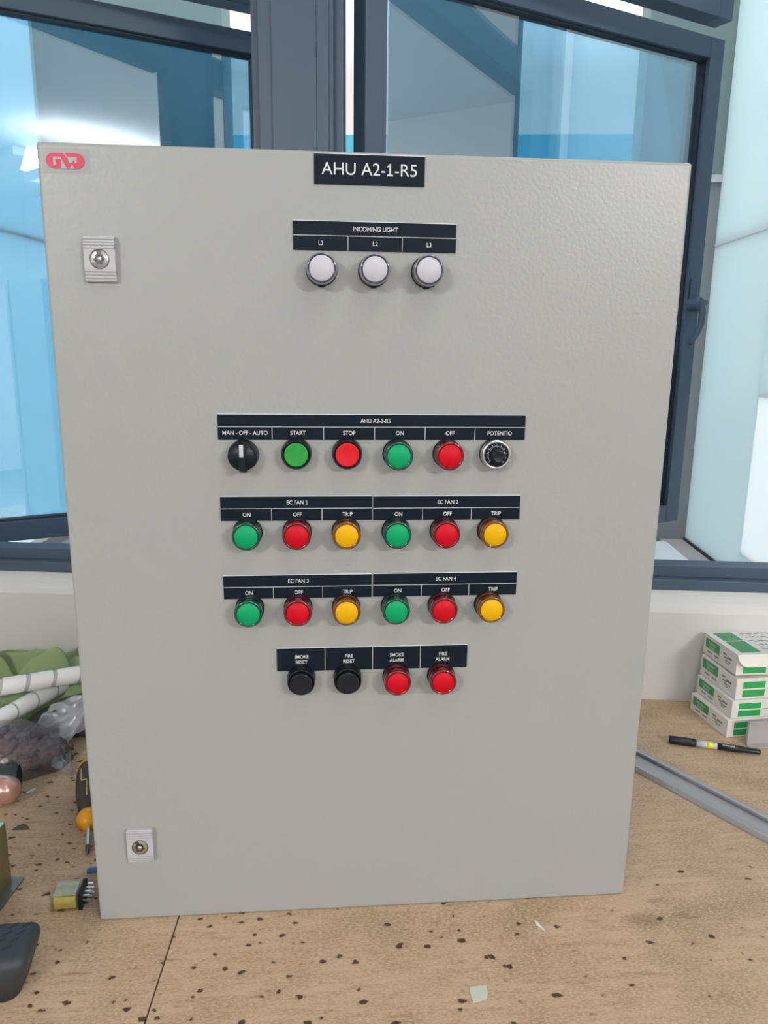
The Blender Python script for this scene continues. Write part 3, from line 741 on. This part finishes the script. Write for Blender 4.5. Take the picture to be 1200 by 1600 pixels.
me = text_mesh('Sharpie FINE', 0.0042, 0.9, 0, 0.0001) if False else text_mesh('PERMANENT', 0.0036, 0.9, 0.0, 0.0001)
me.transform(Matrix.Translation((0.089, -0.0036, 0.0115)) @ Matrix.Rotation(R(38), 4, 'X'))
MB().mesh(me).build('lettering', M['ink'], pen)

# ================================================================ LEFT SIDE OF THE BENCH
def heap(name, m, cx, cy, rx, ry, h, rot=0, nx=60, ny=50, fold=None, seed=0, power=0.6, base=0.0):
    """closed lumpy heap: domed height field over an ellipse with folds"""
    bm = bmesh.new(); top = []
    for i in range(nx+1):
        row = []
        for j in range(ny+1):
            a = 2*i/nx-1; c_ = 2*j/ny-1
            # square to disc
            x = a*math.sqrt(max(0, 1-c_*c_/2)); y = c_*math.sqrt(max(0, 1-a*a/2))
            r = min(1, math.sqrt(x*x+y*y))
            z = h*max(0, (1-r*r))**power
            if fold: z = max(0.0008, z*(1+fold(x, y, seed)))
            wob = 1+0.10*noise.noise(Vector((x*2+seed, y*2, 3)))
            row.append(bm.verts.new((x*rx*wob, y*ry*wob, base+z)))
        top.append(row)
    for i in range(nx):
        for j in range(ny):
            f = bm.faces.new((top[i][j], top[i+1][j], top[i+1][j+1], top[i][j+1])); f.smooth = True
    edge = [top[i][0] for i in range(nx)] + [top[nx][j] for j in range(ny)] + [top[i][ny] for i in range(nx, 0, -1)] + [top[0][j] for j in range(ny, 0, -1)]
    low = [bm.verts.new((v.co.x, v.co.y, base)) for v in edge]
    n = len(edge)
    for i in range(n): bm.faces.new((edge[i], low[i], low[(i+1) % n], edge[(i+1) % n]))
    bm.faces.new(low)
    bmesh.ops.recalc_face_normals(bm, faces=list(bm.faces))
    me = bpy.data.meshes.new(name); bm.to_mesh(me); bm.free(); me.materials.append(m)
    o = bpy.data.objects.new(name, me); COL.objects.link(o); o.location = (cx, cy, 0); o.rotation_euler = (0, 0, rot)
    return o
def rid(x, y, z, k): return 1-abs(noise.noise(Vector((x*k, y*k, z))))*2
M['greencloth'] = mat('olive_green_cloth', (0.29, 0.39, 0.19), 0.9, bump=(420, 0.25, 0.001), vary=(9, 0.25))
M['darkheap'] = mat('dark_grey_lump', (0.085, 0.088, 0.090), 0.4, bump=(30, 0.5, 0.006))
M['purple'] = mat('dull_purple_sleeves', (0.15, 0.088, 0.102), 0.4, vary=(60, 0.3))
M['bag'] = film('clear_bag_film', (0.94, 0.94, 0.95), (0.8, 0.8, 0.85), 0.10, 0.02, rough=0.2, bump=(35, 0.9, 0.006))
M['milkbag'] = film('milky_bag_film', (0.88, 0.90, 0.92), (0.85, 0.87, 0.92), 0.50, 0.07, rough=0.18, bump=(28, 0.9, 0.008))
M['spiral'] = mat('white_spiral_wrap', (0.86, 0.86, 0.86), 0.35)
M['slot'] = mat('grey_slot_gap', (0.50, 0.51, 0.52), 0.5)

tag(heap('plastic_bag', M['darkheap'], -0.415, 0.488, 0.150, 0.082, 0.060, 0.05, fold=lambda x, y, s: 0.35*noise.noise(Vector((x*2.5, y*2.5, 9)))), 'dark grey lump lying under the white tubes', 'bag')  # dark lump filling the dark area under the tubes
def cloth_fold(x, y, s):
    # long soft folds running along the cloth, warped and broken by a few cross creases
    w = 1.7*noise.noise(Vector((x*2.4, y*1.5, 1))); w2 = 2.2*noise.noise(Vector((x*3.1, y*1.5, 7)))
    v = 0.17*math.sin(7.5*y-5.0*x+w*1.6)+0.11*math.sin(12*y+7.0*x+w2*1.4+1.0)+0.10*math.sin(9.0*x-2.0*y+w2)
    k = abs(math.sin(0.5*(11*x-6*y+w*2.0)))
    return -0.22+1.25*v-0.22*(1-k**0.4)+0.26*x
cl = heap('green_cloth', M['greencloth'], -0.530, 0.520, 0.240, 0.075, 0.108, R(-7), nx=190, ny=90, fold=cloth_fold, seed=4, power=0.35)
tag(cl, 'crumpled olive green cloth heaped behind the white tubes', 'cloth')

def spiral(name, p0, p1, r, label, phase, pitch, gap, sag=0.0):
    p0 = Vector(p0); p1 = Vector(p1); n = 24
    pts = [p0.lerp(p1, i/n) + Vector((0, 0, -sag*4*(i/n)*(1-i/n))) for i in range(n+1)]
    root = MB().tube(pts, r*0.93, 24).build('spiral_wrap', M['slot'])
    tag(root, label, 'tube', 'white spiral cable wrap tubes')
    L0 = (p1-p0).length; t = phase; dirn = (p1-p0).normalized()
    b_ = MB()
    # turns of the band, each slanted a little
    bm_ = bmesh.new()
    side = dirn.cross(Vector((0, 0, 1))).normalized(); up = side.cross(dirn)
    def P(l, ang, rr):
        l2 = l + 0.006*math.sin(ang+0.6)
        f = l2/L0
        c0 = p0.lerp(p1, f) + Vector((0, 0, -sag*4*f*(1-f)))
        return c0 + (side*math.cos(ang)+up*math.sin(ang))*rr
    while t < L0:
        a, c0 = max(0.007, t), min(L0-0.007, t+pitch-gap)
        if c0-a > 0.005:
            m_ = 28; k_ = 5
            grid = [[bm_.verts.new(P(a+(c0-a)*i/k_, 2*math.pi*j/m_, r*(0.985 if i in (0, k_) else 1.0))) for j in range(m_)] for i in range(k_+1)]
            for i in range(k_):
                for j in range(m_):
                    f_ = bm_.faces.new((grid[i][j], grid[i][(j+1) % m_], grid[i+1][(j+1) % m_], grid[i+1][j])); f_.smooth = True
        t += pitch
    me_ = bpy.data.meshes.new('band'); bm_.to_mesh(me_); bm_.free(); me_.materials.append(M['spiral'])
    o = bpy.data.objects.new('band', me_); COL.objects.link(o); o.parent = root
    return root
spiral('a', (-0.82, 0.34, 0.080), (-0.33, 0.478, 0.098), 0.0140, 'upper white spiral wrap tube lying against the green cloth', -0.012, 0.0400, 0.0062)
spiral('b', (-0.640, 0.250, 0.038), (-0.430, 0.553, 0.074), 0.0140, 'lower white spiral wrap tube slanting towards the camera', -0.010, 0.0370, 0.0026)

# milky clear bag drooping from under the tubes
def sheet(name, m, pts, thick=0.0006, nx=40, ny=30, seed=0, amp=0.010):
    """bilinear crumpled sheet over four corners"""
    a, b_, c_, d_ = [Vector(p) for p in pts]; bm = bmesh.new(); g_ = []
    for i in range(nx+1):
        row = []
        for j in range(ny+1):
            u_, v_ = i/nx, j/ny
            p = (a*(1-u_)+b_*u_)*(1-v_) + (d_*(1-u_)+c_*u_)*v_
            n_ = noise.noise(Vector((u_*5+seed, v_*4, 0)))*amp + (rid(u_+0.3*v_, v_, seed, 3.1)-0.6)*amp*1.3
            p = p + Vector((0.25*n_, -0.6*n_, max(n_, -p.z+0.002)))
            p.z = max(p.z, 0.001)
            row.append(bm.verts.new(p))
        g_.append(row)
    for i in range(nx):
        for j in range(ny):
            f = bm.faces.new((g_[i][j], g_[i+1][j], g_[i+1][j+1], g_[i][j+1])); f.smooth = True
    me = bpy.data.meshes.new(name); bm.to_mesh(me); bm.free(); me.materials.append(m)
    o = bpy.data.objects.new(name, me); COL.objects.link(o)
    so = o.modifiers.new('thickness', 'SOLIDIFY'); so.thickness = thick
    return o
tag(sheet('plastic_bag', M['milkbag'], [(-0.520, 0.385, 0.014), (-0.458, 0.370, 0.004), (-0.380, 0.450, 0.074), (-0.495, 0.440, 0.046)], seed=2.2, amp=0.007), 'milky clear plastic bag drooping below the white tubes', 'bag')
tag(sheet('plastic_bag', M['bag'], [(-0.640, 0.400, 0.020), (-0.560, 0.430, 0.022), (-0.540, 0.485, 0.050), (-0.660, 0.470, 0.055)], seed=7.2, amp=0.006), 'clear plastic bag crumpled between the two white tubes at the left edge', 'bag')

# bag of purple crimp sleeves
sl = MB(); rr = random.Random(11)
BC = Vector((-0.535, 0.345, 0)); 
for k in range(95):
    while True:
        x = rr.uniform(-1, 1); y = rr.uniform(-1, 1)
        if x*x+y*y < 1: break
    hmax = 0.046*max(0.1, (1-(x*x+y*y)))**0.5
    z = rr.uniform(0.008, max(0.010, hmax)); 
    a = rr.gauss(0.9, 0.55) if x > -0.2 else rr.uniform(0, 3.1)
    dv = Vector((math.cos(a), math.sin(a), rr.uniform(-0.15, 0.25)))*0.014
    c_ = BC + Vector((x*0.092-0.004, y*0.046, z))
    q0 = c_-dv; q1 = c_+dv; q0.z = max(q0.z, 0.0055); q1.z = max(q1.z, 0.0055)
    sl.tube([q0, q1], 0.0066, 12)
tag(sl.build('crimp_sleeves', M['purple']), 'loose dull purple sleeves filling the clear bag at the left edge', 'sleeves', kind='stuff')
pb_ = heap('clear_bag', M['bag'], -0.545, 0.345, 0.108, 0.062, 0.061, R(-8), fold=lambda x, y, s: 0.12*noise.noise(Vector((x*4, y*4, 1)))-0.0, power=0.5)
pb2 = sheet('bag_mouth', M['bag'], [(-0.455, 0.305, 0.010), (-0.4185, 0.291, 0.002), (-0.440, 0.345, 0.014), (-0.468, 0.360, 0.028)], seed=5, amp=0.004, nx=16, ny=14)
pb2.parent = pb_; pb2.matrix_parent_inverse = (Matrix.Translation(pb_.location) @ Matrix.Rotation(R(-8), 4, 'Z')).inverted()
tag(pb_, 'clear plastic bag full of purple sleeves lying at the left edge', 'bag')

# rose gold tipped tool with a dark sleeve, cut by the left edge
M['rose'] = mat('rose_gold_plastic', (0.62, 0.36, 0.31), 0.25, metal=0.55)
M['sleeve'] = mat('dark_rubber_sleeve', (0.035, 0.042, 0.045), 0.5)
tl = empty('handheld_tool', (-0.499, 0.230, 0), R(0), 'handheld tool with a rounded rose gold end and dark sleeve at the left edge', 'tool')
TM = Matrix.Translation((0.030, 0.0, 0.026)) @ Matrix.Rotation(R(90), 4, 'Z') @ Matrix.Rotation(R(0), 4, 'X')
TT = Matrix.Rotation(R(35), 4, 'Z')
o = MB().lathe([(0.0, 0.014), (0.006, 0.0135), (0.013, 0.010), (0.0175, 0.004), (0.0195, -0.004), (0.0200, -0.030), (0.0195, -0.09), (0, -0.09)], 32, Matrix.Translation((0, 0, 0.0235))@Matrix.Rotation(R(72), 4, 'Z')).build('rounded_end', M['rose'], tl, (0.016, -0.004, 0))
o = MB().lathe([(0.0200, -0.004), (0.0236, -0.010), (0.0236, -0.095), (0.0, -0.095)], 32, Matrix.Translation((0, 0, 0.0237))@Matrix.Rotation(R(100), 4, 'Z')).build('sleeve', M['sleeve'], tl, (0.024, 0.022, 0))

# screwdriver
M['orange'] = mat('orange_plastic', (0.80, 0.34, 0.01), 0.35)
M['brown'] = mat('dark_brown_rubber', (0.040, 0.034, 0.030), 0.55)
M['tan'] = mat('tan_inlay', (0.60, 0.42, 0.12), 0.5)
tip = Vector((-0.3462, 0.112, 0.003)); butt = Vector((-0.3945, 0.292, 0.019)); sd = butt-tip
sdv = empty('screwdriver', tip, 0, 'screwdriver with dark brown and orange handle lying half hidden left of the cabinet', 'screwdriver')
q_ = sd.to_track_quat('Y', 'Z').to_matrix().to_4x4()
SD = q_ @ Matrix.Rotation(R(180), 4, 'Z')       # lathe axis: -Y forward
Ls = sd.length
def sdl(prof, m, name, n=28, par=sdv): return MB().lathe(prof, n, SD).build(name, m, par)
sdl([(0, 0.0), (0.0012, 0.0), (0.0028, 0.004), (0.0030, 0.016)], M['dark_steel'], 'tip')
sdl([(0.0030, 0.014), (0.0030, 0.068)], M['steel'], 'shaft')
sdl([(0, 0.050), (0.0055, 0.0505), (0.0105, 0.054), (0.0150, 0.062), (0.0155, 0.068), (0.0125, 0.075), (0.0, 0.076)], M['orange'], 'collar')
h_ = sdl([(0.0, 0.072), (0.0115, 0.073), (0.0135, 0.088), (0.0172, 0.115), (0.0182, 0.140), (0.0172, 0.165), (0.0150, 0.176), (0, 0.176)], M['brown'], 'handle')
sdl([(0.0150, 0.1755), (0.0140, 0.184), (0.0105, 0.187), (0.0, 0.1875)], M['orange'], 'butt_cap')
def surf(l, a):
    # point on the handle's skin, a measured from straight up towards -x
    r_ = 0.0135+(0.0184-0.0135)*min(1, max(0, (l-0.088)/0.045)) if l < 0.140 else 0.0184-(l-0.140)/0.036*0.003
    d_ = (sd.normalized()); side = Vector((-d_.y, d_.x, 0)).normalized(); up = side.cross(d_)*-1
    if up.z < 0: up = -up
    if side.x > 0: side = -side
    return d_*l + (up*math.cos(a)+side*math.sin(a))*(r_+0.0002)
il = MB(); il.tube([surf(0.098, 0.10), surf(0.112, 0.10), surf(0.128, 0.10)], 0.0009, 6); il.tube([surf(0.128, 0.10), surf(0.130, 0.50)], 0.0009, 6); il.tube([surf(0.130, 0.50), surf(0.145, 0.55), surf(0.160, 0.62), surf(0.164, 0.85)], 0.0009, 6)
il.build('inlay_line', M['tan'], h_)

# plug-in relay
M['relaycase'] = film('yellowed_clear_case', (0.96, 0.95, 0.84), (0.70, 0.66, 0.36), 0.07, 0.05, rough=0.05)
M['relaytop'] = mat('silver_label', (0.66, 0.68, 0.60), 0.4, vary=(160, 0.6))
M['yellowcoil'] = mat('yellow_coil', (0.55, 0.47, 0.16), 0.5, vary=(150, 0.35))
re = empty('relay', (-0.3585, 0.016, 0), R(2.5), 'small plug-in relay in a yellowed clear case with metal pins beside the cabinet corner', 'relay')
MB().box(0.0025, 0.0265, 0.0030, 0.0250, 0.0010, 0.0160, 0.001).build('coil', M['yellowcoil'], re)
MB().box(0.0030, 0.0270, 0.0030, 0.0250, 0.0186, 0.0192).build('contact_plate', M['relaytop'], re)
MB().box(0, 0.030, 0, 0.0275, 0, 0.0205, 0.0008).build('clear_case', M['relaycase'], re)
MB().box(0.0302, 0.0345, 0.0, 0.0275, 0.0, 0.0205, 0.0006).build('socket_base', M['black'], re)
for r_ in range(4):
    for c_ in range(3):
        MB().box(0.0345, 0.0415, 0.0035+0.0065*r_, 0.0058+0.0065*r_, 0.0035+0.0060*c_, 0.0042+0.0060*c_).build('pin', M['steel'], re)
# metal boxed device, cut by the left edge
M['olive'] = mat('olive_zinc_housing', (0.27, 0.23, 0.115), 0.32, metal=0.5, vary=(10, 0.25))
M['zinc'] = mat('mottled_zinc', (0.30, 0.33, 0.30), 0.35, metal=0.7, vary=(60, 0.5))
M['paleblue'] = mat('pale_blue_label', (0.42, 0.70, 0.74), 0.4)
ps = empty('metal_enclosure', (-0.4225, 0.073, 0), R(-8), 'olive yellow metal enclosure with a pale blue label on top at the left edge', 'enclosure')
MB().box(-0.10, 0.0, -0.14, 0.0, 0.0, 0.078, 0.001).build('housing', M['olive'], ps)
MB().box(-0.10, 0.014, -0.14, 0.003, 0.0, 0.0025, 0.0004, seg=1).build('base_flange', M['zinc'], ps)
MB().box(-0.098, -0.0015, -0.138, -0.0015, 0.078, 0.0786).build('top_label', M['paleblue'], ps)
# black charger with slots, cut by the lower left corner
M['charger'] = mat('charcoal_plastic', (0.036, 0.046, 0.054), 0.5)
ch = empty('battery_charger', (-0.335, -0.104, 0), R(2), 'charcoal plastic charger with rows of vent slots in the lower left corner', 'charger')
c = MB()
bmx = bmesh.new(); bmesh.ops.create_cube(bmx, size=1)
for v in bmx.verts:
    top_ = v.co.z > 0
    x = -0.16 if v.co.x < 0 else (0.0 if top_ else -0.016)
    y = (0.058 if top_ else 0.052) if v.co.y > 0 else (-0.006 if top_ else 0.003)
    v.co = Vector((x, y, 0.050 if top_ else 0.0))
bmesh.ops.bevel(bmx, geom=[e_ for e_ in bmx.edges if not (e_.verts[0].co.z < 0.01 and e_.verts[1].co.z < 0.01)], offset=0.013, segments=6, affect='EDGES', profile=0.5)
c.use(M['charger'])._merge(bmx, None, True)
c.build('case', None, ch)
s_ = MB()
for r_ in range(4):
    for k in range(7):
        s_.prism([(-0.020-0.0125*k-0.003*r_, 0.0415-0.0095*r_), (-0.012-0.0125*k-0.003*r_, 0.0465-0.0095*r_), (-0.012-0.0125*k-0.003*r_, 0.0495-0.0095*r_), (-0.020-0.0125*k-0.003*r_, 0.0445-0.0095*r_)], 0.0485, 0.0503)
so_ = s_.build('vent_slots', M['gasket'], ch)

# crumbs
M['bluepl'] = mat('blue_plastic', (0.03, 0.12, 0.38), 0.4)
tag(MB().box(-0.006, 0.008, -0.003, 0.003, 0.0, 0.004, 0.001).build('wire_ferrule', M['bluepl'], None, (-0.332, 0.082, 0), (0, 0, 0.15)), 'tiny blue ferrule lying beside the cabinet above the relay', 'ferrule')
M['scrapw'] = mat('white_plastic_scrap', (0.75, 0.75, 0.72), 0.4)
tag(MB().prism([(-0.006, -0.002), (-0.003, -0.003), (0.007, 0.003), (0.003, 0.005)], 0, 0.0008).build('plastic_scrap', M['scrapw'], None, (-0.468, 0.258, 0), (0, 0, 0.4)), 'tiny white plastic scrap below the bag of purple sleeves', 'scrap')
tag(MB().prism([(-0.009, -0.010), (0.005, -0.008), (0.008, -0.002), (0.009, 0.008), (-0.008, 0.008), (-0.0095, 0.002)], 0, 0.0008).build('paper_scrap', mat('pale_paper_scrap', (0.55, 0.58, 0.52), 0.4), None, (0.102, -0.124, 0), (0, 0, 0.05)), 'pale square paper scrap lying in front of the cabinet', 'scrap')
tag(MB().prism([(-0.004, 0.008), (-0.001, 0.004), (0.004, -0.009), (0.002, -0.006), (-0.004, 0.002)], 0, 0.0015).build('wire_sliver', M['scrapw'], None, (0.187, -0.041, 0), (0, 0, 0)), 'tiny white sliver lying in front of the cabinet at the right', 'scrap')
tag(MB().prism([(-0.012, -0.005), (0.011, -0.005), (0.004, 0.004), (-0.002, 0.006), (-0.007, 0.002)], 0, 0.002, bev=0.0005).build('bark_chip', mat('brown_chip', (0.12, 0.075, 0.05), 0.8), None, (-0.448, 0.175, 0)), 'brown bark chip lying right behind the olive metal enclosure', 'chip')
